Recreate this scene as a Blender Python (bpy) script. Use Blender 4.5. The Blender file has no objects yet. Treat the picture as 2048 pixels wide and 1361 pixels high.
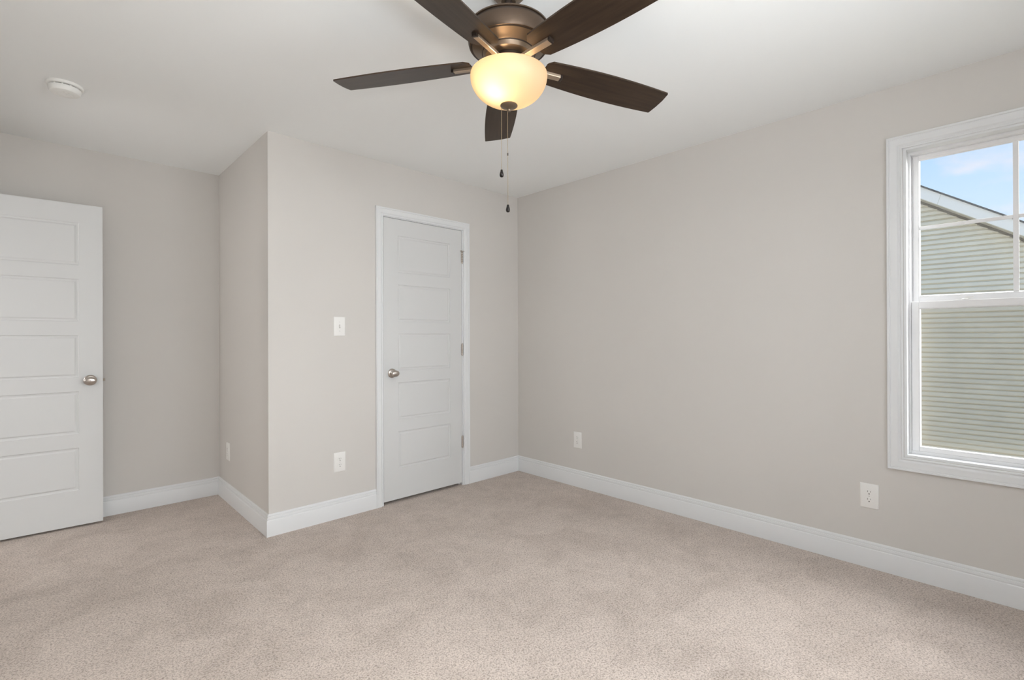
import bpy, bmesh, math, random
from mathutils import Vector, Matrix
random.seed(7)
S = bpy.context.scene
COL = S.collection
R = math.radians

# ---------------------------------------------------------------- camera
XR, YB, XO, YA, H = 3.0843, 3.1493, 0.983, 4.2756, 2.44      # wall planes and ceiling height
XL, YR = -0.49, -0.62                                        # left and rear wall planes (behind the view)
cam_d = bpy.data.cameras.new('camera'); cam = bpy.data.objects.new('camera', cam_d); COL.objects.link(cam)
cam_d.sensor_width = 36.0; cam_d.lens = 983.6463 * 36 / 2048
cam_d.shift_y = (672.84 - 680.5) / 2048
cam_d.clip_start = 0.02
yaw, pitch, roll = 0.7628, 0.0015, -0.0035
cam.matrix_world = (Matrix.Translation((0, 0, 1.1939)) @ Matrix.Rotation(-yaw, 4, 'Z') @
                    Matrix.Rotation(math.pi / 2 + pitch, 4, 'X') @ Matrix.Rotation(roll, 4, 'Z'))
S.camera = cam

# ---------------------------------------------------------------- colour management, light paths
S.view_settings.view_transform = 'Standard'; S.view_settings.look = 'None'
S.view_settings.gamma = 1.0; S.view_settings.use_curve_mapping = False
S.view_settings.exposure = 0.12
S.cycles.max_bounces = 14; S.cycles.diffuse_bounces = 8; S.cycles.glossy_bounces = 4
S.cycles.transmission_bounces = 8; S.cycles.transparent_max_bounces = 12
S.cycles.sample_clamp_indirect = 4.0
S.cycles.caustics_reflective = False; S.cycles.caustics_refractive = False

# ---------------------------------------------------------------- sky
W = bpy.data.worlds.new('sky'); S.world = W; W.use_nodes = True
nt = W.node_tree; nt.nodes.clear()
def N(t, kind, **kw):
    n = t.nodes.new(kind)
    for k, v in kw.items(): setattr(n, k, v)
    return n
out = N(nt, 'ShaderNodeOutputWorld'); bg = N(nt, 'ShaderNodeBackground')
tc = N(nt, 'ShaderNodeTexCoord'); sep = N(nt, 'ShaderNodeSeparateXYZ'); nt.links.new(tc.outputs['Generated'], sep.inputs[0])
ramp = N(nt, 'ShaderNodeValToRGB'); nt.links.new(sep.outputs['Z'], ramp.inputs[0])
ramp.color_ramp.elements[0].position = 0.0; ramp.color_ramp.elements[0].color = (0.76, 0.82, 0.93, 1)
ramp.color_ramp.elements[1].position = 0.85; ramp.color_ramp.elements[1].color = (0.22, 0.45, 0.92, 1)
e = ramp.color_ramp.elements.new(0.20); e.color = (0.58, 0.76, 0.98, 1)
e = ramp.color_ramp.elements.new(0.34); e.color = (0.42, 0.68, 0.98, 1)
mp = N(nt, 'ShaderNodeMapping'); mp.inputs['Scale'].default_value = (1, 1, 2.2); mp.inputs['Location'].default_value = (0.35, 0.1, 0.05)
nt.links.new(tc.outputs['Generated'], mp.inputs[0])
no = N(nt, 'ShaderNodeTexNoise'); no.inputs['Scale'].default_value = 7.5; no.inputs['Detail'].default_value = 6; no.inputs['Roughness'].default_value = 0.55
nt.links.new(mp.outputs[0], no.inputs['Vector'])
cr = N(nt, 'ShaderNodeValToRGB'); cr.color_ramp.elements[0].position = 0.52; cr.color_ramp.elements[1].position = 0.70
cr.color_ramp.elements[1].color = (0.8, 0.8, 0.8, 1)
nt.links.new(no.outputs['Fac'], cr.inputs[0])
mx = N(nt, 'ShaderNodeMixRGB'); mx.inputs['Color2'].default_value = (0.84, 0.83, 0.92, 1)
nt.links.new(cr.outputs[0], mx.inputs['Fac']); nt.links.new(ramp.outputs[0], mx.inputs['Color1'])
nt.links.new(mx.outputs[0], bg.inputs[0]); bg.inputs[1].default_value = 1.0
nt.links.new(bg.outputs[0], out.inputs[0])

# ---------------------------------------------------------------- lights
def light(name, typ, energy, color, loc, rot, **kw):
    d = bpy.data.lights.new(name, typ); d.energy = energy; d.color = color
    for k, v in kw.items(): setattr(d, k, v)
    o = bpy.data.objects.new(name, d); COL.objects.link(o); o.location = loc; o.rotation_euler = rot
    return o
def aim(o, d):                                   # point a lamp along d
    o.rotation_euler = Vector(d).to_track_quat('-Z', 'Y').to_euler()
# broad bright daylight over the neighbour's roof, entering by the right-hand window
s = light('daylight_through_window', 'SUN', 21.0, (1.0, 0.985, 0.96), (8, -3, 8), (0, 0, 0), angle=R(80))
aim(s, (-0.80, 0.52, -0.42))
# added fill lamp outside the two made-up rear windows (behind the camera)
light('rear_window_fill', 'AREA', 33.0, (0.95, 0.975, 1.0), (1.35, YR - 0.14, 1.36), (R(90), 0, R(0)), shape='RECTANGLE', size=1.56, size_y=1.46, spread=R(118))
# added fill lamp behind the camera, facing up to brighten the room by bounce
light('ceiling_bounce_fill', 'AREA', 53.0, (0.93, 0.97, 1.0), (0.15, -0.28, 1.30), (R(180), 0, 0), shape='DISK', size=0.5, spread=R(150))

light('hallway_fill', 'AREA', 16.0, (1.0, 0.98, 0.96), (-1.74, 3.70, 1.45), (0, R(-90), 0), shape='RECTANGLE', size=1.3, size_y=0.5)  # added lamp in the unseen hall, lifts the alcove through the entry opening

# ---------------------------------------------------------------- materials
def mat(name, color, rough=0.5, metal=0.0, spec=0.5, bump=None, mottle=None, coat=0.0):
    m = bpy.data.materials.new(name); m.use_nodes = True; t = m.node_tree
    b = t.nodes['Principled BSDF']; b.inputs['Base Color'].default_value = (*color, 1)
    b.inputs['Roughness'].default_value = rough; b.inputs['Metallic'].default_value = metal
    b.inputs['Specular IOR Level'].default_value = spec; b.inputs['Coat Weight'].default_value = coat
    tcn = N(t, 'ShaderNodeTexCoord')
    if bump:
        sc_, st, dist = bump
        n = N(t, 'ShaderNodeTexNoise'); n.inputs['Scale'].default_value = sc_; n.inputs['Detail'].default_value = 3
        t.links.new(tcn.outputs['Object'], n.inputs['Vector'])
        bm_ = N(t, 'ShaderNodeBump'); bm_.inputs['Strength'].default_value = st; bm_.inputs['Distance'].default_value = dist
        t.links.new(n.outputs['Fac'], bm_.inputs['Height']); t.links.new(bm_.outputs[0], b.inputs['Normal'])
    if mottle:
        sc_, amt = mottle
        n = N(t, 'ShaderNodeTexNoise'); n.inputs['Scale'].default_value = sc_; n.inputs['Detail'].default_value = 2
        t.links.new(tcn.outputs['Object'], n.inputs['Vector'])
        r = N(t, 'ShaderNodeValToRGB')
        r.color_ramp.elements[0].position = .3; r.color_ramp.elements[1].position = .7
        r.color_ramp.elements[0].color = (*[c * (1 - amt) for c in color], 1)
        r.color_ramp.elements[1].color = (*[min(1, c * (1 + amt)) for c in color], 1)
        t.links.new(n.outputs['Fac'], r.inputs[0]); t.links.new(r.outputs[0], b.inputs['Base Color'])
    return m
M = {}
M['wall'] = mat('greige_wall_paint', (0.632, 0.609, 0.583), 0.85, spec=0.2, bump=(260, 0.06, 0.001), mottle=(1.3, 0.012))
M['ceiling'] = mat('white_ceiling_paint', (0.865, 0.88, 0.88), 0.95, spec=0.1, bump=(200, 0.05, 0.001))
M['trim'] = mat('white_semigloss_trim', (0.75, 0.76, 0.77), 0.42, spec=0.4)
M['door'] = mat('white_door_paint', (0.655, 0.66, 0.66), 0.5, spec=0.35)
M['vinyl'] = mat('white_window_vinyl', (0.82, 0.82, 0.83), 0.4)
M['plate'] = mat('white_plastic_plate', (0.82, 0.81, 0.79), 0.35)
M['slot'] = mat('dark_slot', (0.05, 0.045, 0.04), 0.7)
M['screw'] = mat('painted_screw', (0.55, 0.54, 0.52), 0.4)
M['nickel'] = mat('satin_nickel', (0.52, 0.47, 0.43), 0.28, metal=1.0)
M['steel'] = mat('latch_bronze', (0.20, 0.17, 0.14), 0.45, metal=1.0)
M['rubber'] = mat('white_rubber', (0.7, 0.7, 0.68), 0.7)
M['bronze'] = mat('brushed_bronze', (0.20, 0.150, 0.108), 0.38, metal=0.85, bump=(120, 0.04, 0.001))
M['arm'] = mat('light_bronze_arm', (0.42, 0.335, 0.255), 0.4, metal=0.8)
M['housing'] = mat('dark_brown_housing', (0.080, 0.055, 0.038), 0.42, metal=0.75, bump=(120, 0.04, 0.001))
M['dark_bronze'] = mat('dark_bronze', (0.035, 0.025, 0.02), 0.4, metal=0.5)
M['beads'] = mat('brass_bead_chain', (0.42, 0.33, 0.21), 0.3, metal=1.0)
M['fob'] = mat('dark_wood_fob', (0.010, 0.007, 0.006), 0.4, spec=0.25)
M['detector'] = mat('white_detector_plastic', (0.84, 0.84, 0.82), 0.4)
M['fascia'] = mat('white_aluminium_fascia', (0.90, 0.86, 0.78), 0.5)
M['soffit'] = mat('cream_soffit', (0.62, 0.57, 0.46), 0.7)
M['shingle'] = mat('grey_shingles', (0.10, 0.095, 0.09), 0.95, bump=(30, 0.5, 0.01), mottle=(14, 0.3))
M['grass'] = mat('dry_ground', (0.30, 0.27, 0.20), 0.95, bump=(60, 0.6, 0.02), mottle=(8, 0.25))
M['siding'] = mat('sage_vinyl_siding', (0.74, 0.69, 0.56), 0.6, bump=(90, 0.05, 0.002), mottle=(2.2, 0.05))
M['hall'] = mat('hall_wall_paint', (0.5, 0.47, 0.43), 0.9)

def carpet():
    m = bpy.data.materials.new('beige_cut_pile_carpet'); m.use_nodes = True; t = m.node_tree
    b = t.nodes['Principled BSDF']; b.inputs['Roughness'].default_value = 1.0; b.inputs['Specular IOR Level'].default_value = 0.05
    b.inputs['Sheen Weight'].default_value = 0.15; b.inputs['Sheen Roughness'].default_value = 0.6
    tcn = N(t, 'ShaderNodeTexCoord')
    def noise(sc_, det, rough=.5, dis=0.0):
        n = N(t, 'ShaderNodeTexNoise'); n.inputs['Scale'].default_value = sc_; n.inputs['Detail'].default_value = det
        n.inputs['Roughness'].default_value = rough; n.inputs['Distortion'].default_value = dis
        t.links.new(tcn.outputs['Object'], n.inputs['Vector']); return n
    def rmp(n, p0, c0, p1, c1):
        r = N(t, 'ShaderNodeValToRGB'); r.color_ramp.elements[0].position = p0; r.color_ramp.elements[1].position = p1
        r.color_ramp.elements[0].color = (*c0, 1); r.color_ramp.elements[1].color = (*c1, 1)
        t.links.new(n.outputs['Fac'], r.inputs[0]); return r
    fine = noise(150, 3, 0.65, 0.6); big = noise(3.1, 6, 0.66, 0.9); mid = noise(13, 3, 0.6)
    r1 = rmp(fine, 0.36, (0.33, 0.273, 0.236), 0.56, (0.645, 0.555, 0.495))
    r2 = rmp(big, 0.36, (0.85, 0.84, 0.83), 0.58, (1, 1, 1))
    r3 = rmp(mid, 0.35, (0.93, 0.93, 0.93), 0.65, (1, 1, 1))
    m1 = N(t, 'ShaderNodeMixRGB', blend_type='MULTIPLY'); m1.inputs[0].default_value = 1
    m2 = N(t, 'ShaderNodeMixRGB', blend_type='MULTIPLY'); m2.inputs[0].default_value = 1
    t.links.new(r1.outputs[0], m1.inputs[1]); t.links.new(r2.outputs[0], m1.inputs[2])
    t.links.new(m1.outputs[0], m2.inputs[1]); t.links.new(r3.outputs[0], m2.inputs[2])
    t.links.new(m2.outputs[0], b.inputs['Base Color'])
    bu = N(t, 'ShaderNodeBump'); bu.inputs['Strength'].default_value = 0.55; bu.inputs['Distance'].default_value = 0.006
    t.links.new(fine.outputs['Fac'], bu.inputs['Height']); t.links.new(bu.outputs[0], b.inputs['Normal'])
    return m
M['carpet'] = carpet()

def wood():
    m = bpy.data.materials.new('dark_walnut_blade'); m.use_nodes = True; t = m.node_tree
    b = t.nodes['Principled BSDF']; b.inputs['Roughness'].default_value = 0.34; b.inputs['Specular IOR Level'].default_value = 0.3; b.inputs['Metallic'].default_value = 0.5
    tcn = N(t, 'ShaderNodeTexCoord'); mpn = N(t, 'ShaderNodeMapping'); mpn.inputs['Scale'].default_value = (3, 40, 40)
    t.links.new(tcn.outputs['Object'], mpn.inputs[0])
    n = N(t, 'ShaderNodeTexNoise'); n.inputs['Scale'].default_value = 1.6; n.inputs['Detail'].default_value = 5
    t.links.new(mpn.outputs[0], n.inputs['Vector'])
    r = N(t, 'ShaderNodeValToRGB'); r.color_ramp.elements[0].position = .3; r.color_ramp.elements[1].position = .72
    r.color_ramp.elements[0].color = (0.036, 0.023, 0.015, 1); r.color_ramp.elements[1].color = (0.062, 0.040, 0.026, 1)
    t.links.new(n.outputs['Fac'], r.inputs[0]); t.links.new(r.outputs[0], b.inputs['Base Color'])
    return m
M['wood'] = wood()

def pane_glass(name, tint=(0.97, 0.98, 0.98)):
    m = bpy.data.materials.new(name); m.use_nodes = True; t = m.node_tree; t.nodes.clear()
    o = N(t, 'ShaderNodeOutputMaterial'); mix = N(t, 'ShaderNodeMixShader'); tr = N(t, 'ShaderNodeBsdfTransparent')
    gl = N(t, 'ShaderNodeBsdfGlossy'); gl.inputs['Roughness'].default_value = 0.02
    lw = N(t, 'ShaderNodeLayerWeight'); lw.inputs[0].default_value = 0.5
    pw = N(t, 'ShaderNodeMath', operation='POWER'); pw.inputs[1].default_value = 5.0; t.links.new(lw.outputs['Facing'], pw.inputs[0])
    fr = N(t, 'ShaderNodeMath', operation='MULTIPLY_ADD'); fr.inputs[1].default_value = 0.8; fr.inputs[2].default_value = 0.025; t.links.new(pw.outputs[0], fr.inputs[0])
    tr.inputs[0].default_value = (*tint, 1)
    t.links.new(fr.outputs[0], mix.inputs[0]); t.links.new(tr.outputs[0], mix.inputs[1]); t.links.new(gl.outputs[0], mix.inputs[2])
    t.links.new(mix.outputs[0], o.inputs[0]); return m
M['glass'] = pane_glass('window_glass')
def screen_mesh():
    m = bpy.data.materials.new('insect_screen_mesh'); m.use_nodes = True; t = m.node_tree; t.nodes.clear()
    o = N(t, 'ShaderNodeOutputMaterial'); mix = N(t, 'ShaderNodeMixShader'); tr = N(t, 'ShaderNodeBsdfTransparent')
    df = N(t, 'ShaderNodeBsdfDiffuse'); df.inputs[0].default_value = (0.36, 0.30, 0.20, 1); mix.inputs[0].default_value = 0.16
    t.links.new(tr.outputs[0], mix.inputs[1]); t.links.new(df.outputs[0], mix.inputs[2]); t.links.new(mix.outputs[0], o.inputs[0]); return m
M['screen'] = screen_mesh()
def frosted():
    m = bpy.data.materials.new('frosted_amber_glass'); m.use_nodes = True; t = m.node_tree; t.nodes.clear()
    o = N(t, 'ShaderNodeOutputMaterial'); mix = N(t, 'ShaderNodeMixShader'); mix.inputs[0].default_value = 0.62
    df = N(t, 'ShaderNodeBsdfDiffuse'); df.inputs[0].default_value = (0.66, 0.54, 0.40, 1)
    tl = N(t, 'ShaderNodeBsdfTranslucent'); tl.inputs[0].default_value = (0.46, 0.37, 0.25, 1)
    mg = N(t, 'ShaderNodeMixShader'); mg.inputs[0].default_value = 0.035
    gl = N(t, 'ShaderNodeBsdfGlossy'); gl.inputs['Roughness'].default_value = 0.4
    t.links.new(df.outputs[0], mix.inputs[1]); t.links.new(tl.outputs[0], mix.inputs[2])
    t.links.new(mix.outputs[0], mg.inputs[1]); t.links.new(gl.outputs[0], mg.inputs[2]); t.links.new(mg.outputs[0], o.inputs[0]); return m
M['frosted'] = frosted()
def emit(name, color, strength):
    m = bpy.data.materials.new(name); m.use_nodes = True; t = m.node_tree; t.nodes.clear()
    o = N(t, 'ShaderNodeOutputMaterial'); em = N(t, 'ShaderNodeEmission'); em.inputs[0].default_value = (*color, 1); em.inputs[1].default_value = strength
    t.links.new(em.outputs[0], o.inputs[0]); return m
M['bulb_bright'] = emit('lit_bulb', (1.0, 0.75, 0.47), 54.0)
M['bulb_dim'] = emit('lit_bulb_soft', (1.0, 0.73, 0.44), 12.0)

# ---------------------------------------------------------------- mesh helpers
def obj(name, bm, m, parent=None, smooth=False, bevel=None, loc=None):
    bmesh.ops.recalc_face_normals(bm, faces=bm.faces)
    me = bpy.data.meshes.new(name); bm.to_mesh(me); bm.free()
    me.materials.append(M[m] if isinstance(m, str) else m)
    o = bpy.data.objects.new(name, me); COL.objects.link(o)
    if loc: o.location = loc
    if parent: o.parent = parent
    if smooth:
        for p in me.polygons: p.use_smooth = True
        me.set_sharp_from_angle(angle=R(smooth if smooth is not True else 35))
    if bevel:
        b = o.modifiers.new('bevel', 'BEVEL'); b.width = bevel; b.segments = 2; b.limit_method = 'ANGLE'; b.angle_limit = R(40)
    return o
def bx(bm, lo, hi):
    x0, y0, z0 = lo; x1, y1, z1 = hi
    v = [bm.verts.new(p) for p in ((x0,y0,z0),(x1,y0,z0),(x1,y1,z0),(x0,y1,z0),(x0,y0,z1),(x1,y0,z1),(x1,y1,z1),(x0,y1,z1))]
    for f in ((0,3,2,1),(4,5,6,7),(0,1,5,4),(1,2,6,5),(2,3,7,6),(3,0,4,7)): bm.faces.new([v[i] for i in f])
    return v
def box(lo, hi):
    bm = bmesh.new(); bx(bm, lo, hi); return bm
def lathe(bm, prof, seg=48, frame=None, close=False):
    """prof: list of (r, z); frame: 4x4 matrix"""
    frame = frame or Matrix()
    rings = []
    for r, z in prof:
        if r < 1e-6: rings.append([bm.verts.new(frame @ Vector((0, 0, z)))])
        else: rings.append([bm.verts.new(frame @ Vector((r * math.cos(2*math.pi*i/seg), r * math.sin(2*math.pi*i/seg), z))) for i in range(seg)])
    for a, b in zip(rings[:-1], rings[1:]):
        for i in range(seg):
            j = (i + 1) % seg
            if len(a) == 1 and len(b) == 1: continue
            if len(a) == 1: bm.faces.new((a[0], b[i], b[j]))
            elif len(b) == 1: bm.faces.new((a[i], b[0], a[j]))
            else: bm.faces.new((a[i], b[i], b[j], a[j]))
def prism(bm, pts, frame, depth):
    """pts 2D in frame's xy, extruded along frame z from 0 to depth"""
    a = [bm.verts.new(frame @ Vector((x, y, 0))) for x, y in pts]
    b = [bm.verts.new(frame @ Vector((x, y, depth))) for x, y in pts]
    n = len(pts); bm.faces.new(a[::-1]); bm.faces.new(b)
    for i in range(n): bm.faces.new((a[i], a[(i+1)%n], b[(i+1)%n], b[i]))
def frame_of(o, x, y, z):
    m = Matrix.Identity(4)
    for i in range(3): m[i][0], m[i][1], m[i][2], m[i][3] = x[i], y[i], z[i], o[i]
    return m
def sweep(bm, p0, p1, out, prof, m0=0.0, m1=0.0, up=None):
    """prof [(d,h)] swept from p0 to p1; d along 'out', h along 'up'. m0/m1: shift along the path per unit d (mitre);
       'h' mitres: (md, mh) tuple"""
    p0, p1, out = Vector(p0), Vector(p1), Vector(out); up = Vector(up or (0, 0, 1)); t = (p1 - p0).normalized()
    f = lambda m: m if isinstance(m, tuple) else (m, 0.0)
    a0, a1 = f(m0), f(m1)
    A = [bm.verts.new(p0 + out*d + up*h + t*(a0[0]*d + a0[1]*h)) for d, h in prof]
    B = [bm.verts.new(p1 + out*d + up*h - t*(a1[0]*d + a1[1]*h)) for d, h in prof]
    n = len(prof)
    for i in range(n): bm.faces.new((A[i], A[(i+1)%n], B[(i+1)%n], B[i]))
    bm.faces.new(A[::-1]); bm.faces.new(B)
def empty(name, loc, rz=0.0):
    o = bpy.data.objects.new(name, None); COL.objects.link(o); o.location = loc; o.rotation_euler = (0, 0, rz); o.empty_display_size = 0.1
    return o
def tag(o, label=None, cat=None, group=None, kind=None):
    if label: o['label'] = label
    if cat: o['category'] = cat
    if group: o['group'] = group
    if kind: o['kind'] = kind
    return o
def struct(o, label=None):
    o['kind'] = 'structure'
    if label: o['label'] = label
    return o
T = 0.13                                                     # wall thickness

# ---------------------------------------------------------------- room shell
bm = bmesh.new(); bx(bm, (XL-1.4, YR-T, -0.15), (XR+T, YA+T, 0.0)); struct(obj('floor', bm, 'carpet'), 'beige cut-pile carpet floor')
bm = bmesh.new(); bx(bm, (XL-1.4, YR-T, H), (XR+T, YA+T, H+0.15)); struct(obj('ceiling', bm, 'ceiling'), 'smooth white ceiling')
# right wall with the window opening
WY0, WY1, WZ0, WZ1 = -0.358, 0.420, 0.593, 2.121
def wall_with_holes(name, axis, plane, thick, u0, u1, z1, holes, m='wall', label=None):
    """axis 0: wall plane x=plane, u = y ; axis 1: plane y=plane, u = x. holes (ua,ub,za,zb)"""
    us = sorted({u0, u1, *[h[0] for h in holes], *[h[1] for h in holes]})
    zs = sorted({0.0, z1, *[h[2] for h in holes], *[h[3] for h in holes]})
    bm = bmesh.new()
    def V(u, z, d): return bm.verts.new((plane + d, u, z) if axis == 0 else (u, plane + d, z))
    solid = {}
    for i in range(len(us)-1):
        for j in range(len(zs)-1):
            cu, cz = (us[i]+us[i+1])/2, (zs[j]+zs[j+1])/2
            solid[i, j] = not any(h[0] < cu < h[1] and h[2] < cz < h[3] for h in holes)
    for (i, j), s_ in solid.items():
        if not s_: continue
        a, b, c, d = us[i], us[i+1], zs[j], zs[j+1]
        for dd in (0, thick):
            bm.faces.new([V(a, c, dd), V(b, c, dd), V(b, d, dd), V(a, d, dd)])
        for di, dj, p, q in ((-1,0,(a,c),(a,d)), (1,0,(b,c),(b,d)), (0,-1,(a,c),(b,c)), (0,1,(a,d),(b,d))):
            if not solid.get((i+di, j+dj), False):
                bm.faces.new([V(*p, 0), V(*q, 0), V(*q, thick), V(*p, thick)])
    bmesh.ops.remove_doubles(bm, verts=bm.verts, dist=1e-5)
    return struct(obj(name, bm, m), label)
DX0, DX1, DZ1 = 1.7505, 2.4495, 2.0505                       # closet door leaf
wall_with_holes('wall_right', 0, XR, T, YR-T, YA+T, H, [(WY0, WY1, WZ0, WZ1)], label='greige wall with the window')
wall_with_holes('wall_back', 1, YB, T, XO+T, XR, H, [(DX0-.022, DX1+.022, 0.0, DZ1+.022)], label='greige wall with the closet door')
struct(obj('wall_alcove_side', box((XO, YB, 0), (XO+T, YA, H)), 'wall'), 'greige side wall of the entry alcove')
struct(obj('wall_alcove_back', box((XL-1.4, YA, 0), (XR, YA+T, H)), 'wall'), 'greige end wall behind the open door')
# left wall with the entry opening, rear wall with twin window added for fill (both outside the view)
EY0, EY1 = 3.39, 4.175
wall_with_holes('wall_left', 0, XL, -T, YR-T, YA, H, [(EY0, EY1, 0.0, 2.065)], label='greige left wall with the entry opening')
RX0, RX1 = 0.57, 2.13
wall_with_holes('wall_rear', 1, YR, -T, XL-1.4, XR, H, [(RX0, RX1, 0.63, 2.09)], label='greige rear wall')
bm = bmesh.new(); bx(bm, (XL-1.4, YR, 0), (XL-1.3, YA, H)); struct(obj('wall_hall', bm, 'hall'), 'hallway wall beyond the entry door')

# ---------------------------------------------------------------- baseboards
BP = [(0, 0), (.0150, 0), (.0150, .0915), (.0135, .0955), (.0098, .0980), (.0092, .1000), (.0112, .1030), (.0116, .1115), (.0106, .1150),
      (.0066, .1165), (.0062, .1182), (.0078, .1205), (.0078, .1260), (.0060, .1305), (.0035, .1325), (0, .1325)]
def baseboard(name, segs, label):
    bm = bmesh.new()
    for p0, p1, o, a, b in segs: sweep(bm, p0, p1, o, BP, a, b)
    return struct(obj(name, bm, 'trim', smooth=30), label)
baseboard('baseboard_right', [((XR, YR, 0), (XR, YB, 0), (-1, 0, 0), 1, 1)], 'white moulded baseboard under the window wall')
baseboard('baseboard_back', [((XO, YB, 0), (1.688, YB, 0), (0, -1, 0), -1, 0), ((2.520, YB, 0), (XR, YB, 0), (0, -1, 0), 0, 1)], 'white moulded baseboard either side of the closet door')
baseboard('baseboard_alcove_side', [((XO, YB, 0), (XO, YA, 0), (-1, 0, 0), -1, 1)], 'white moulded baseboard on the alcove side wall')
baseboard('baseboard_alcove_back', [((XL, YA, 0), (XO, YA, 0), (0, -1, 0), 1, 1)], 'white moulded baseboard behind the open door')
baseboard('baseboard_left', [((XL, YR, 0), (XL, EY0-.06, 0), (1, 0, 0), 1, 0)], 'white moulded baseboard on the left wall')
baseboard('baseboard_rear', [((XL, YR, 0), (XR, YR, 0), (0, 1, 0), 1, 1)], 'white moulded baseboard on the rear wall')

# ---------------------------------------------------------------- casings (trim)
# casing profile: h = distance from the opening edge outwards, d = projection from wall
def casing_prof(w):
    k = w
    return [(0, 0), (.0085, 0), (.0105, .05*k), (.0105, .12*k), (.0068, .15*k), (.0068, .20*k), (.0085, .24*k), (.0125, .33*k), (.0135, .42*k), (.0135, .76*k),
            (.0120, .79*k), (.0125, .82*k), (.0165, .86*k), (.0175, .90*k), (.0175, .98*k), (.0160, k), (0, k)]
def casing(name, axis, plane, sgn, u0, u1, z0, z1, w, four, label):
    """frame round an opening; sgn = direction the trim projects"""
    P = (lambda u, z: (plane, u, z)) if axis == 0 else (lambda u, z: (u, plane, z))
    O = (sgn, 0, 0) if axis == 0 else (0, sgn, 0)
    U = (lambda s_: (0, s_, 0)) if axis == 0 else (lambda s_: (s_, 0, 0))
    pr = casing_prof(w); bm = bmesh.new()
    zb = (0, -1.0) if four else 0.0
    sweep(bm, P(u0, z0), P(u0, z1), O, pr, zb, (0, -1.0), up=U(-1))
    sweep(bm, P(u1, z0), P(u1, z1), O, pr, zb, (0, -1.0), up=U(1))
    sweep(bm, P(u0, z1), P(u1, z1), O, pr, (0, -1.0), (0, -1.0), up=(0, 0, 1))
    if four: sweep(bm, P(u0, z0), P(u1, z0), O, pr, (0, -1.0), (0, -1.0), up=(0, 0, -1))
    return struct(obj(name, bm, 'trim', smooth=25), label)
casing('trim_1', 0, XR, -1, WY0-.002, WY1+.002, WZ0-.002, WZ1-.002, .063, True, 'white moulded casing framing the window')
casing('trim_2', 1, YB, -1, DX0-.006, DX1+.012, 0.0, DZ1+.008, .058, False, 'white moulded casing framing the closet door')
casing('trim_3', 0, XL, 1, EY0, EY1, 0.0, 2.065, .058, False, 'white casing of the entry opening')
casing('trim_4', 1, YR, 1, RX0, RX1, 0.63, 2.09, .063, True, 'white casing of the added rear window')
# closet door jamb + stop
bm = bmesh.new()
for a, b in ((DX0-.022, DX0-.0035), (DX1+.0035, DX1+.022)): bx(bm, (a, YB, 0), (b, YB+T, DZ1+.022))
bx(bm, (DX0-.0035, YB, DZ1+.0035), (DX1+.0035, YB+T, DZ1+.022))
bx(bm, (DX0-.0035, YB+.038, 0), (DX0+.008, YB+.07, DZ1)); bx(bm, (DX1-.008, YB+.038, 0), (DX1+.0035, YB+.07, DZ1)); bx(bm, (DX0, YB+.038, DZ1-.008), (DX1, YB+.07, DZ1+.0035))
struct(obj('trim_5', bm, 'trim'), 'white jamb of the closet door')
bm = bmesh.new()
bx(bm, (XL-T, EY0, 0), (XL, EY0+.016, 2.065)); bx(bm, (XL-T, EY1-.006, 0), (XL, EY1, 2.065)); bx(bm, (XL-T, EY0, 2.05), (XL, EY1, 2.065))
struct(obj('trim_6', bm, 'trim'), 'white jamb of the entry opening')

# ---------------------------------------------------------------- doors
def door_leaf(parent, w, h, th, name='door_leaf'):
    """local: x 0..w, front face y=0 facing -y, back y=th, z 0..h. five equal raised panels moulded in both faces"""
    bm = bmesh.new()
    st = .116; zt = [h - .1185 - .3555*i for i in range(5)]; ph = .268
    xs = [0, st, w-st, w]
    def face(y, s_):
        V = {}
        def v(x, z, d=0.0):
            k = (round(x, 5), round(z, 5), round(d, 5))
            if k not in V: V[k] = bm.verts.new((x, y + s_*d, z))
            return V[k]
        zs = [0]
        for t_ in reversed(zt): zs += [t_-ph, t_]
        zs.append(h)
        for i in range(3):
            for j in range(len(zs)-1):
                a, b, c, d = xs[i], xs[i+1], zs[j], zs[j+1]
                if i == 1 and j % 2 == 1:
                    prev = [(a, c, 0), (b, c, 0), (b, d, 0), (a, d, 0)]
                    for off, dep in ((.0035, .0050), (.010, .0062), (.0135, .0062), (.021, .0018), (.0235, .0016)):
                        cur = [(a+off, c+off, dep), (b-off, c+off, dep), (b-off, d-off, dep), (a+off, d-off, dep)]
                        for k in range(4):
                            bm.faces.new([v(*prev[k]), v(*prev[(k+1) % 4]), v(*cur[(k+1) % 4]), v(*cur[k])])
                        prev = cur
                    bm.faces.new([v(*p) for p in prev])
                else:
                    bm.faces.new([v(a, c), v(b, c), v(b, d), v(a, d)])
    face(0, 1); face(th, -1)
    e = [((0,0),(w,0)), ((w,0),(w,h)), ((w,h),(0,h)), ((0,h),(0,0))]
    for (xa, za), (xb, zb) in e:
        bm.faces.new([bm.verts.new(p) for p in ((xa, 0, za), (xb, 0, zb), (xb, th, zb), (xa, th, za))])
    bmesh.ops.remove_doubles(bm, verts=bm.verts, dist=1e-5)
    return obj(name, bm, 'door', parent)
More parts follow.
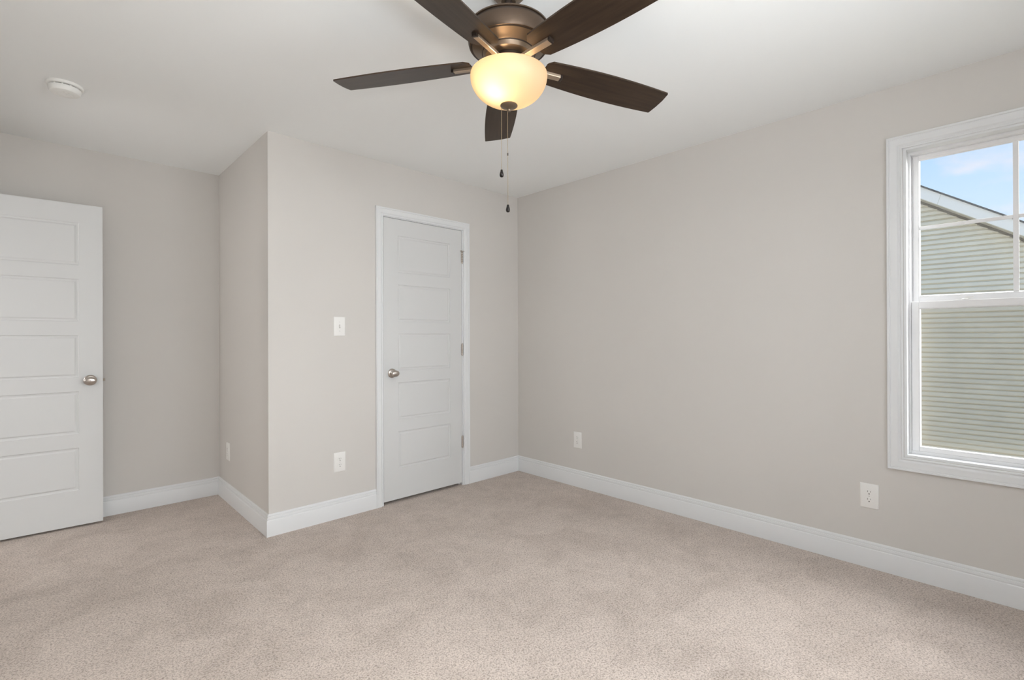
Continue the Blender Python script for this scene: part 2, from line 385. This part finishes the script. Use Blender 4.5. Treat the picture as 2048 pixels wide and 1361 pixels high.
def knob(parent, x, z, y=0.0, sgn=-1, pin=False):
    """egg knob on a round rosette; axis along -y (sgn=-1) or +y"""
    e = frame_of((x, y, z), (1, 0, 0), (0, 0, 1), (0, sgn, 0))
    bm = bmesh.new()
    lathe(bm, [(0, 0), (.0325, 0), (.0335, .002), (.0325, .0055), (.029, .0085), (.0235, .0105), (.016, .0115), (.0125, .014), (.0115, .022), (.0115, .036), (0, .036)], 40, e)
    rose = obj('rosette', bm, 'nickel', parent, smooth=30)
    bm = bmesh.new()
    prof = [(0, .062), (.008, .0617), (.015, .0602), (.0205, .0575), (.0238, .0535), (.0245, .0485), (.0228, .043), (.018, .037), (.013, .033), (.0115, .029), (0, .029)]
    lathe(bm, prof, 40, e)
    for v_ in bm.verts: v_.co.x = x + (v_.co.x - x) * 1.28; v_.co.z = z + (v_.co.z - z) * .92
    kb = obj('door_knob', bm, 'nickel', parent, smooth=60)
    if pin:
        bm = bmesh.new(); lathe(bm, [(0, .064), (.0018, .064), (.0022, .0625), (.0022, .061), (0, .061)], 16, e)
        p = obj('privacy_pin', bm, 'slot', kb, smooth=30)
    return kb
def hinge(parent, x, z, y=-0.004, stop=False):
    e = empty('hinge', (x, y, z)); e.parent = parent
    bm = bmesh.new()
    for k in range(5):
        a = -.0445 + k*.0178; lathe(bm, [(0, a+.0004), (.0062, a+.0004), (.0065, a+.001), (.0065, a+.0168), (.0062, a+.0174), (0, a+.0174)], 16)
    lathe(bm, [(0, .0445), (.0052, .0445), (.0066, .0475), (.0048, .0505), (0, .0515)], 16); lathe(bm, [(0, -.0445), (.005, -.0445), (.0045, -.048), (0, -.049)], 16)
    obj('hinge_barrel', bm, 'nickel', e, smooth=30)
    bm = bmesh.new(); bx(bm, (-.009, .001, -.0445), (-.0015, .0035, .0445)); bx(bm, (.0015, .001, -.0445), (.011, .0035, .0445))
    obj('hinge_leaf', bm, 'nickel', e)
    if stop:
        bm = bmesh.new(); bx(bm, (-.017, -.004, .0505), (.017, .003, .0545)); lathe(bm, [(0, -.006), (.0035, -.006), (.0035, .016), (0, .016)], 12, frame_of((-.013, 0, .0525), (1,0,0), (0,0,1), (0,-1,0)))
        lathe(bm, [(0, -.002), (.003, -.002), (.003, .012), (0, .012)], 12, frame_of((.013, 0, .0525), (1,0,0), (0,0,1), (0,-1,0)))
        obj('door_stop', bm, 'nickel', e, smooth=30)
    return e
# closet door (hinged at its right)
d1 = empty('door_1', (DX0, YB, 0.022)); struct(d1, 'closed white five-panel closet door')
door_leaf(d1, DX1-DX0, DZ1-.022, .035)
knob(d1, .066, .936-.022)
for z_, s_ in ((1.834, True), (1.092, False), (.349, False)): hinge(d1, DX1-DX0+.002, z_-.022, stop=s_)
# entry door, standing open in front of the alcove end wall; front face towards the camera
ex, ey = 0.285, 4.1355; hx, hy_ = 0.285-.7616, 4.1355+.0253
ang = math.atan2(ey-hy_, ex-hx)
d2 = empty('door_2', (hx, hy_, 0.0137), ang); struct(d2, 'open white five-panel entry door with nickel knob')
door_leaf(d2, .762, 2.030, .035)
knob(d2, .762-.062, .9265-.0137, pin=True); knob(d2, .762-.062, .9265-.0137, y=.035, sgn=1)
bm = bmesh.new(); bx(bm, (.7595, .006, .912-.028), (.7626, .029, .912+.028)); pl = obj('latch_plate', bm, 'nickel', d2)
bm = bmesh.new()
prism(bm, [(.762, .0115), (.7745, .0135), (.7745, .0235), (.762, .0235)], frame_of((0, 0, .912-.0085), (1,0,0), (0,1,0), (0,0,1)), .017)
obj('latch_bolt', bm, 'steel', pl)
for z_ in (.18, 1.01, 1.83):
    h_ = hinge(d2, -.002, z_, y=.040)

# ---------------------------------------------------------------- window
def double_hung(name, loc, rz, w, h, label):
    """local: x across 0..w, y depth (0 = inner wall face, + outwards), z 0..h"""
    e = empty(name, loc, rz); struct(e, label)
    # extension jambs lining the opening and vinyl master frame
    bm = bmesh.new(); j = .012
    bx(bm, (0, 0, 0), (j, .060, h)); bx(bm, (w-j, 0, 0), (w, .060, h)); bx(bm, (j, 0, h-j), (w-j, .060, h)); bx(bm, (j, 0, 0), (w-j, .060, j))
    obj('jamb_liner', bm, 'trim', e, bevel=.001)
    bm = bmesh.new(); f = .021
    bx(bm, (0, .060, 0), (f, T, h)); bx(bm, (w-f, .060, 0), (w, T, h)); bx(bm, (f, .060, h-f-.004), (w-f, T, h)); bx(bm, (f, .060, 0), (w-f, T, f+.006))
    # inner stop ribs
    for a, b in ((f, f+.006), (w-f-.006, w-f)): bx(bm, (a, .098, h*.505), (b, .104, h-f))
    bx(bm, (f, .094, h-f-.011), (w-f, .104, h-f-.004))
    fr = obj('window_frame', bm, 'vinyl', e, bevel=.0015)
    def sash(y0, y1, x0, x1, z0, z1, gx0, gx1, gz0, gz1):
        bm = bmesh.new()
        bx(bm, (x0, y0, z0), (gx0, y1, z1)); bx(bm, (gx1, y0, z0), (x1, y1, z1)); bx(bm, (gx0, y0, gz1), (gx1, y1, z1)); bx(bm, (gx0, y0, z0), (gx1, y1, gz0))
        o = obj('sash', bm, 'vinyl', e, bevel=.002)
        # glazing bead, sloped towards the glass
        bm = bmesh.new(); g = .006; d = (y1-y0)*.42
        pr = [(0, 0), (d, 0), (d, g*.35), (d*.25, g), (0, g)]
        # corners run round the glass opening
        for p, q, up in (((gx0, gz0), (gx0, gz1), (1,0,0)), ((gx1, gz0), (gx1, gz1), (-1,0,0)), ((gx0, gz0), (gx1, gz0), (0,0,1)), ((gx0, gz1), (gx1, gz1), (0,0,-1))):
            sweep(bm, (p[0], y0+.002+d, p[1]), (q[0], y0+.002+d, q[1]), (0, -1, 0), [(0, 0), (d, 0), (d, g*.3), (0, g)], (0, 1.0), (0, 1.0), up=up)
        obj('glazing_bead', bm, 'vinyl', o)
        yg = y0 + (y1-y0)*.55
        obj('pane', box((gx0-.004, yg, gz0-.004), (gx1+.004, yg+.003, gz1+.004)), 'glass', o)
        return o, yg
    lo, yl = sash(.062, .088, f+.0015, w-f-.0015, .027, .769, .052, w-.052, .047, .736)
    up, yu = sash(.093, .119, f+.006, w-f-.006, .767, h-f-.004, .048, w-.048, .796, h-.045)
    gm = .796 + (h-.045-.796)/2
    bm = bmesh.new(); bx(bm, (w/2-.0095, yu-.006, .796), (w/2+.0095, yu-.0005, h-.045)); bx(bm, (.048, yu-.006, gm-.0085), (w/2-.0095, yu-.0005, gm+.0085)); bx(bm, (w/2+.0095, yu-.006, gm-.0085), (w-.048, yu-.0005, gm+.0085))
    obj('muntin_grid', bm, 'vinyl', up, bevel=.0012)
    # cam locks on the meeting rail
    for xl in (w*.283, w*.717):
        bm = bmesh.new()
        lathe(bm, [(0, 0), (.013, 0), (.013, .005), (.010, .008), (0, .009)], 20, Matrix.Translation((xl, .078, .769)))
        pts = [(-.034, -.004), (-.030, .004), (-.014, .007), (0, .008), (.014, .007), (.030, .004), (.034, -.004), (.028, -.006), (-.028, -.006)]
        prism(bm, pts, Matrix.Translation((xl, .078, .769)), .0045)
        pts = [(xl-.004, .769+.008), (xl+.004, .769+.008), (xl+.030, .769+.012), (xl+.031, .769+.016), (xl, .769+.0155)]
        prism(bm, [(a, b) for a, b in pts], frame_of((0, .074, 0), (1,0,0), (0,0,1), (0,1,0)), .007)
        obj('sash_lock', bm, 'plate', lo, smooth=40)
    obj('insect_screen', box((f, .124, .02), (w-f, .1245, .775)), 'screen', e)
    return e
# local x -> world -y, local y -> world +x : rotation by -90
double_hung('window_1', (XR, WY1, WZ0), -math.pi/2, WY1-WY0, WZ1-WZ0, 'white double-hung window with gridded upper sash')
# rear twin windows, added to let in fill light: local y -> world -y : rotation by 180
double_hung('window_2', ((RX0+RX1)/2-.02, YR, 0.63), math.pi, (RX1-RX0)/2-.02, 1.46, 'rear window added for fill light, outside the view')
double_hung('window_3', (RX1, YR, 0.63), math.pi, (RX1-RX0)/2-.02, 1.46, 'rear window added for fill light, outside the view')
struct(obj('trim_7', box(((RX0+RX1)/2-.02, YR-T, .63), ((RX0+RX1)/2+.02, YR+.006, 2.09)), 'trim'), 'white mullion between the added rear windows')

# ---------------------------------------------------------------- outlets and switch
def wall_frame(axis, plane, u, z):
    # local x across, local y up, local z out of the wall
    if axis == 1: return frame_of((u, plane, z), (1, 0, 0), (0, 0, 1), (0, -1, 0))
    return frame_of((plane, u, z), (0, -1, 0), (0, 0, 1), (-1, 0, 0))
def plate_mesh(w, h, t, holes=None):
    bm = bmesh.new(); c = .003
    L = [[(-w/2, -h/2, 0), (w/2, -h/2, 0), (w/2, h/2, 0), (-w/2, h/2, 0)]]
    for ins, z in ((0, t*.35), (.0035, t*.85), (.006, t)):
        L.append([(-w/2+ins, -h/2+ins, z), (w/2-ins, -h/2+ins, z), (w/2-ins, h/2-ins, z), (-w/2+ins, h/2-ins, z)])
    rings = [[bm.verts.new(p) for p in l] for l in L]
    for a, b in zip(rings[:-1], rings[1:]):
        for i in range(4): bm.faces.new((a[i], a[(i+1)%4], b[(i+1)%4], b[i]))
    bm.faces.new(rings[-1]); bm.faces.new(rings[0][::-1])
    return bm
def outlet(frame, label, w=.079, h=.127):
    e = empty('electrical_outlet', (0, 0, 0)); e.matrix_world = frame
    tag(e, label, 'outlet', 'white duplex wall outlets')
    t = .0058
    obj('cover_plate', plate_mesh(w, h, t), 'plate', e, smooth=50)
    for s_ in (1, -1):
        bm = bmesh.new(); cy = s_*.0195; pts = []
        for i in range(32):
            a = 2*math.pi*i/32; x, y = .0172*math.cos(a), .0172*math.sin(a); pts.append((x, cy + max(-.0138, min(.0138, y))))
        prism(bm, pts, Matrix.Translation((0, 0, t-.001)), .0028)
        rc = obj('receptacle', bm, 'plate', e, bevel=.0004)
        bm = bmesh.new(); zt = t+.0019
        bx(bm, (-.0074, cy+.000, t), (-.0054, cy+.0088, zt)); bx(bm, (.0054, cy+.001, t), (.0072, cy+.0078, zt))
        pts = [(.0026*math.cos(a_), cy-.0075+.0026*math.sin(a_)) for a_ in [math.pi*i/8 for i in range(0, 9)]] + [(-.0026, cy-.0102), (.0026, cy-.0102)]
        prism(bm, pts, Matrix.Translation((0, 0, t)), .0019)
        obj('slots', bm, 'slot', rc)
    bm = bmesh.new(); lathe(bm, [(0, t), (.0026, t), (.0026, t+.0006), (0, t+.0010)], 16); obj('screw', bm, 'screw', e, smooth=40)
    return e
outlet(wall_frame(1, YB, 1.425, .369), 'white duplex outlet low on the wall left of the closet door')
outlet(wall_frame(0, XR, 2.474, .371), 'white duplex outlet on the long right wall, nearer the room corner')
outlet(wall_frame(0, XR, .563, .367), 'largest white duplex outlet, below the left edge of the window')
outlet(wall_frame(0, XO, 4.030, .364), 'narrow-looking white outlet on the shaded alcove side wall')
e = empty('light_switch', (0, 0, 0)); e.matrix_world = wall_frame(1, YB, 1.426, 1.267)
tag(e, 'white single toggle light switch plate on the wall left of the closet door', 'light switch')
obj('switch_plate', plate_mesh(.079, .127, .0058), 'plate', e, smooth=50)
bm = bmesh.new(); bx(bm, (-.0052, -.0125, .0055), (.0052, .0125, .0066)); sl = obj('toggle_slot', bm, 'screw', e)
bm = bmesh.new(); prism(bm, [(.0058, -.0045), (.0058, .0045), (.013, .0098), (.0165, .0095), (.0168, .0062), (.012, -.0015)], frame_of((-.0036, 0, 0), (0,0,1), (0,1,0), (1,0,0)), .0072)
obj('toggle', bm, 'plate', e, bevel=.0008)
for s_ in (.030, -.030):
    bm = bmesh.new(); lathe(bm, [(0, .0056), (.0026, .0056), (.0026, .0064), (0, .0067)], 14, Matrix.Translation((0, s_, 0))); obj('screw', bm, 'screw', e)

# ---------------------------------------------------------------- smoke detector
e = empty('smoke_detector', (.083, 3.262, H)); tag(e, 'round white smoke detector on the ceiling above the open door', 'smoke detector')
e.rotation_euler = (math.pi, 0, R(20))
bm = bmesh.new(); lathe(bm, [(0, 0), (.0705, 0), (.0715, .003), (.0715, .008), (.069, .012), (.062, .0135), (0, .0135)], 56); obj('mounting_base', bm, 'detector', e, smooth=30)
bm = bmesh.new(); lathe(bm, [(0, .0135), (.0560, .0135), (.0560, .0175), (0, .0175)], 56); obj('vent_gap', bm, 'slot', e, smooth=30)
for i in range(12):
    bm = bmesh.new(); a = 2*math.pi*i/12; f_ = Matrix.Rotation(a, 4, 'Z'); vs = bx(bm, (.0540, -.0022, .0130), (.0610, .0022, .0180))
    for v_ in vs: v_.co = f_ @ v_.co
    obj('vent_rib', bm, 'detector', e)
bm = bmesh.new(); lathe(bm, [(0, .0175), (.0618, .0175), (.0625, .0195), (.0600, .034), (.0555, .041), (.046, .0445), (.030, .0455), (.029, .0448), (0, .0448)], 56); cv = obj('cover', bm, 'detector', e, smooth=30)
bm = bmesh.new(); lathe(bm, [(0, .0448), (.0105, .0448), (.0105, .0468), (.009, .0475), (0, .0475)], 28, Matrix.Translation((.012, .010, 0))); obj('test_button', bm, 'detector', cv, smooth=30)
bm = bmesh.new(); prism(bm, [(-.030, .020), (-.012, .028), (-.011, .0255), (-.029, .0175)], Matrix.Translation((0, 0, .0445)), .0006); obj('sounder_slot', bm, 'slot', cv)

# ---------------------------------------------------------------- ceiling fan
FX, FY, FZ = 1.2009, 1.2683, 2.1548
fan = empty('ceiling_fan', (FX, FY, H)); tag(fan, 'five-blade bronze ceiling fan with dark walnut blades and lit frosted bowl', 'ceiling fan')
Z0 = H
L = lambda z: z - Z0                                        # world z to fan-local z
def fl(name, prof, m, parent=fan, seg=64, sm=30, off=(0, 0)):
    bm = bmesh.new(); lathe(bm, [(r, L(z)) for r, z in prof], seg, Matrix.Translation((off[0], off[1], 0))); return obj(name, bm, m, parent, smooth=sm)
fl('canopy', [(0, H+.0005), (.068, H+.0005), (.070, H-.006), (.066, H-.022), (.048, H-.042), (.030, H-.050), (.026, H-.054), (0, H-.054)], 'bronze')
fl('downrod', [(0, H-.05), (.0135, H-.05), (.0135, 2.286), (0, 2.286)], 'dark_bronze', seg=28)
fl('rod_coupling', [(0, 2.345), (.016, 2.345), (.024, 2.338), (.026, 2.325), (.026, 2.300), (.032, 2.292), (0, 2.292)], 'dark_bronze', seg=36)
mh = fl('motor_housing', [(0, 2.300), (.060, 2.300), (.120, 2.293), (.139, 2.288), (.1445, 2.284), (.1445, 2.2795), (.1395, 2.2775), (.1395, 2.272), (.1440, 2.270), (.1452, 2.262), (.1450, 2.250), (.1435, 2.236), (.1410, 2.226),
    (.1380, 2.2215), (.1345, 2.2205), (0, 2.2205)], 'housing', seg=96)
fl('housing_collar', [(0, 2.2225), (.1300, 2.2225), (.1300, 2.2195), (.1275, 2.2185), (.1190, 2.2145), (.1080, 2.2095), (.1000, 2.2045), (.0960, 2.2010), (.0935, 2.2005), (.0915, 2.1975), (.0905, 2.1960), (.084, 2.187), (.076, 2.1835), (0, 2.1835)], 'bronze', mh, seg=96)
fl('groove_ring', [(0, 2.2235), (.1342, 2.2235), (.1342, 2.2192), (0, 2.2192)], 'dark_bronze', mh, seg=96)
fl('groove_ring', [(0, 2.2010), (.0950, 2.2010), (.0948, 2.1982), (0, 2.1982)], 'dark_bronze', mh, seg=96)
fl('lip_gap', [(0, 2.2790), (.1400, 2.2790), (.1400, 2.2725), (0, 2.2725)], 'dark_bronze', mh, seg=96)
fl('flywheel', [(0, 2.185), (.058, 2.185), (.060, 2.180), (.060, 2.160), (.056, 2.156), (0, 2.156)], 'dark_bronze')
fl('switch_housing', [(0, 2.158), (.046, 2.158), (.050, 2.155), (.052, 2.140), (.052, 2.126), (0, 2.126)], 'bronze')
fit = fl('fitter_pan', [(0, 2.131), (.052, 2.1305), (.060, 2.1325), (.064, 2.131), (.064, 2.128), (.058, 2.127), (0, 2.126)], 'bronze')
TX, TY = -0.0059, 0.0192; PITCH = math.tan(-0.1921); A0 = 2.1534
def blade_pt(a, r, t, dz=0.0):
    dx = r*math.cos(a) - t*math.sin(a); dy = r*math.sin(a) + t*math.cos(a)
    return Vector((dx, dy, L(FZ) + .0165*(1 - r/.66) + PITCH*t + TX*dx + TY*dy + dz))
for k in range(5):
    a = A0 - k*R(72)
    # local frame at the blade's root so that the wood grain runs along the blade
    inner, outer = .136, .66
    up_e, lo_e = [], []
    def half(r, side):
        s_ = (r - inner)/(outer - inner)
        w_ = .0530 + .0160*math.sin(math.pi*.83*max(0, min(1, s_))**.92)
        return w_
    nseg = 26; rs = [inner + .018 + (outer-inner-.020)*i/nseg for i in range(nseg+1)]
    out_pts = [(inner, -.036), (inner+.004, -.043)] + [(r, -half(r, -1)) for r in rs]
    out_pts += [(outer-.0005, -.0600), (outer+.0005, -.057), (outer+.0050, -.020), (outer+.0045, .018), (outer+.0006, .0585), (outer-.002, .0615)]
    out_pts += [(r, half(r, 1)) for r in reversed(rs)] + [(inner+.004, .043), (inner, .036)]
    bo = empty('tmp', (0, 0, 0)); bpy.data.objects.remove(bo)
    rot = Matrix.Rotation(a, 4, 'Z')
    inv = rot.inverted()
    bm = bmesh.new(); th = .0055
    top = [bm.verts.new(inv @ blade_pt(a, r, t, th/2)) for r, t in out_pts]; bot = [bm.verts.new(inv @ blade_pt(a, r, t, -th/2)) for r, t in out_pts]
    bm.faces.new(top); bm.faces.new(bot[::-1]); n_ = len(out_pts)
    for i in range(n_): bm.faces.new((top[i], bot[i], bot[(i+1) % n_], top[(i+1) % n_]))
    b_ = obj('blade', bm, 'wood', fan, bevel=.0014); b_.rotation_euler = (0, 0, a)
    # blade arm: tapering bar under the blade, foot on the flywheel
    bm = bmesh.new()
    stations = [(.044, .017, -.006, .010), (.060, .0135, -.009, .010), (.080, .0112, -.0105, .0115), (.105, .0110, -.0085, .0120), (.205, .0108, -.0075, .0120)]
    rings = []
    for r, hw, dz, hh in stations:
        tilt = PITCH if r > .07 else PITCH*.3
        ring = []
        for t_, z_ in ((-hw, -hh/2), (hw, -hh/2), (hw, hh/2), (-hw, hh/2)):
            p = inv @ blade_pt(a, r, 0, dz + z_); p.y += t_; p.z += tilt*t_; ring.append(bm.verts.new(p))
        rings.append(ring)
    for p, q in zip(rings[:-1], rings[1:]):
        for i in range(4): bm.faces.new((p[i], p[(i+1) % 4], q[(i+1) % 4], q[i]))
    bm.faces.new(rings[0][::-1]); bm.faces.new(rings[-1])
    ar = obj('blade_arm', bm, 'arm', fan, bevel=.002); ar.rotation_euler = (0, 0, a)
    bm = bmesh.new(); ring0 = []; ring1 = []; ring2 = []
    for (r, hw, lst, hh) in ((.2050, .0112, ring0, .0128), (.2115, .0110, ring1, .0122), (.2140, .0085, ring2, .009)):
        for t_, z_ in ((-hw, -hh/2), (hw, -hh/2), (hw, hh/2), (-hw, hh/2)):
            p = inv @ blade_pt(a, r, 0, -.0075 + z_); p.y += t_; p.z += PITCH*t_; lst.append(bm.verts.new(p))
    for p, q in ((ring0, ring1), (ring1, ring2)):
        for i in range(4): bm.faces.new((p[i], p[(i+1) % 4], q[(i+1) % 4], q[i]))
    bm.faces.new(ring0[::-1]); bm.faces.new(ring2)
    cp = obj('arm_end_cap', bm, 'dark_bronze', ar)
    bm = bmesh.new()
    for t_ in (-.0075, .0075): lathe(bm, [(0, 0), (.0036, 0), (.0034, -.0022), (.0018, -.0034), (0, -.0036)], 14, Matrix.Translation((.0530, t_, L(FZ)+.0008)))
    obj('arm_screw', bm, 'steel', ar, smooth=40)

# light kit
ZB0, ZB1, RB = 2.018, 2.118, .1365
prof = [(.1180, 2.1310), (.1290, 2.1308), (.1338, 2.1280), (.1360, 2.1235)]
for i in range(0, 19):
    t_ = math.pi/2*i/18; prof.append((RB*math.cos(t_)**.93 if i < 18 else .012, ZB1 - (ZB1-ZB0)*math.sin(t_)))
BX, BY = 0.0, 0.0
bm = bmesh.new(); lathe(bm, [(r, L(z)) for r, z in prof], 96); bowl = obj('glass_bowl', bm, 'frosted', fan, smooth=60)
fin = fl('finial', [(0, 2.0200), (.026, 2.0200), (.0305, 2.0175), (.0310, 2.0150), (.027, 2.0110), (.018, 2.0070), (.0085, 2.0050), (.0062, 2.0030), (.0075, 2.0000), (.0066, 1.9965), (.003, 1.9945), (0, 1.9940)], 'bronze', seg=48)
# two bulbs inside, the brighter one on the left of the view
vl = Vector((-math.cos(yaw), math.sin(yaw), 0)); vf = Vector((math.sin(yaw), math.cos(yaw), 0))
for nm, off, z, m in (('bulb', vl*.036 - vf*.042, 2.076, 'bulb_bright'), ('bulb', -vl*.045 + vf*.035, 2.080, 'bulb_dim')):
    bm = bmesh.new(); bmesh.ops.create_uvsphere(bm, u_segments=20, v_segments=12, radius=.020, matrix=Matrix.Translation((off.x, off.y, L(z))) @ Matrix.Diagonal((1, 1, 1.45, 1)))
    bo = obj(nm, bm, m, fan, smooth=180)
    bm = bmesh.new(); lathe(bm, [(0, L(z)+.026), (.011, L(z)+.026), (.013, L(z)+.030), (.013, L(2.1265)), (0, L(2.1265))], 20, Matrix.Translation((off.x, off.y, 0)))
    obj('bulb_socket', bm, 'plate', bo, smooth=30)
# pull chains
def chain(off, ztop, zbot, joint=None):
    bm = bmesh.new(); z = ztop; x, y = off.x, off.y
    while z > zbot + .026:
        bmesh.ops.create_icosphere(bm, subdivisions=1, radius=.0013, matrix=Matrix.Translation((x, y, L(z)))); z -= .0036
    lathe(bm, [(0, L(ztop)), (.00045, L(ztop)), (.00045, L(zbot+.024)), (0, L(zbot+.024))], 6, Matrix.Translation((x, y, 0)))
    c_ = obj('pull_chain', bm, 'beads', fan, smooth=180)
    bm = bmesh.new(); zz = L(zbot)
    lathe(bm, [(0, zz+.027), (.0030, zz+.027), (.0040, zz+.0255), (.0042, zz+.022), (.0062, zz+.015), (.0073, zz+.009), (.0068, zz+.004), (.0045, zz+.0008), (0, zz)], 24, Matrix.Translation((x, y, 0)))
    obj('pull_fob', bm, 'fob', c_, smooth=180)
    if joint:
        bm = bmesh.new(); lathe(bm, [(0, L(joint)), (.0022, L(joint)-.0005), (.0024, L(joint)-.009), (0, L(joint)-.0095)], 12, Matrix.Translation((x, y, 0))); obj('chain_connector', bm, 'dark_bronze', c_, smooth=40)
chain(vl*.0265, 2.012, 1.7615)
chain(vl*.0045, 1.996, 1.637, joint=1.848)

# ---------------------------------------------------------------- neighbour's house
NX = 13.4
sl_ = (4.3016-3.2688)/(1.5629-.0396)                        # rake slope
rake = lambda y: 4.3016 + (y - 1.5629)*sl_                    # top of the rake board, at the board's own plane
hs = empty('neighbor_house', (NX, 3.0, -3.1)); tag(hs, 'neighboring house with sage green lap siding and white rake board outside the window', 'house')
def hobj(name, bm, m, parent=hs, **kw):
    bmesh.ops.translate(bm, verts=bm.verts, vec=(-NX, -3.0, 3.1)); return obj(name, bm, m, parent, **kw)
PY, GZ = 5.6, -3.1                                           # ridge y, ground z
Y0_, Y1_ = PY-9.0, PY+9.0                                    # eaves
XF = NX - .30                                                # rake board plane (overhang)
peak = rake(PY)
under = lambda y: (rake(y) if y <= PY else rake(2*PY - y)) - .30
bm = bmesh.new(); lap = .1016; z = GZ + .3
yw0, yw1 = Y0_+.45, Y1_-.45
while z < peak - .35:
    z1 = z + lap
    # clip each course to the gable
    def ext(zz):
        if zz <= under(yw0): return yw0, yw1
        yl_ = PY - (peak - .30 - zz)/sl_; return max(yw0, yl_), min(yw1, 2*PY - yl_)
    a0, b0 = ext(z); a1, b1 = ext(z1)
    if b1 - a1 < .1: break
    # dutch-lap face: cove at the top, flat below, butt edge
    q = [(NX-.0240, z, a0, b0), (NX-.0215, z+.064, a1, b1), (NX-.010, z+.073, a1, b1), (NX+.020, z+.077, a1, b1), (NX+.020, z1, a1, b1), (NX-.0240, z1, a1, b1)]
    v_ = [(bm.verts.new((x_, ya, zz)), bm.verts.new((x_, yb, zz))) for x_, zz, ya, yb in q]
    for p, r_ in zip(v_[:-1], v_[1:]): bm.faces.new((p[0], p[1], r_[1], r_[0]))
    z = z1
hobj('lap_siding', bm, 'siding')
bm = bmesh.new()
prism(bm, [(yw0, GZ), (yw1, GZ), (yw1, under(yw1)), (PY, peak-.31), (yw0, under(yw0))], frame_of((NX+.022, 0, 0), (0,1,0), (0,0,1), (1,0,0)), .12)
bx(bm, (NX-.03, yw0, GZ), (NX+.1, yw1, GZ+.3)); bx(bm, (NX+.1, yw0, GZ), (NX+9, yw0+.12, under(yw0))); bx(bm, (NX+.1, yw1-.12, GZ), (NX+9, yw1, under(yw1)))
hobj('wall', bm, 'soffit')
for s_ in (0, 1):
    def P(y): return y if s_ == 0 else 2*PY - y
    bm = bmesh.new()
    prism(bm, [(P(Y0_), rake(Y0_)), (P(PY), peak), (P(PY), peak-.235), (P(Y0_), rake(Y0_)-.235)], frame_of((XF, 0, 0), (0,1,0), (0,0,1), (1,0,0)), .022)
    # the aluminium cover's shallow rib
    prism(bm, [(P(Y0_), rake(Y0_)-.060), (P(PY), peak-.060), (P(PY), peak-.068), (P(Y0_), rake(Y0_)-.068)], frame_of((XF-.004, 0, 0), (0,1,0), (0,0,1), (1,0,0)), .004)
    rb = hobj('rake_board', bm, 'fascia')
    for ys in (1.18, -1.9, 4.2):
        bm = bmesh.new()
        y_ = P(ys); zt_ = rake(ys); dy = .055 if s_ == 0 else -.055
        prism(bm, [(y_, zt_), (y_+.007, zt_), (y_+dy+.007, zt_-.235+.055*sl_), (y_+dy, zt_-.235+.055*sl_)], frame_of((XF-.0015, 0, 0), (0,1,0), (0,0,1), (1,0,0)), .0015)
        hobj('board_seam', bm, 'soffit', parent=hs)
    bm = bmesh.new()
    prism(bm, [(P(Y0_), rake(Y0_)-.233), (P(PY), peak-.233), (P(PY), peak-.247), (P(Y0_), rake(Y0_)-.247)], frame_of((XF+.01, 0, 0), (0,1,0), (0,0,1), (1,0,0)), .32)
    hobj('soffit', bm, 'soffit')
    bm = bmesh.new()
    prism(bm, [(P(Y0_-.15), rake(Y0_-.15)+.035), (P(PY), peak+.035), (P(PY), peak+.002), (P(Y0_-.15), rake(Y0_-.15)+.002)], frame_of((XF-.03, 0, 0), (0,1,0), (0,0,1), (1,0,0)), 9.6)
    hobj('roof_slope', bm, 'shingle')
bm = bmesh.new(); bx(bm, (XR+T+.3, -26, -3.3), (60, 36, -3.1)); o = obj('ground', bm, 'grass'); struct(o, 'bare ground outside')
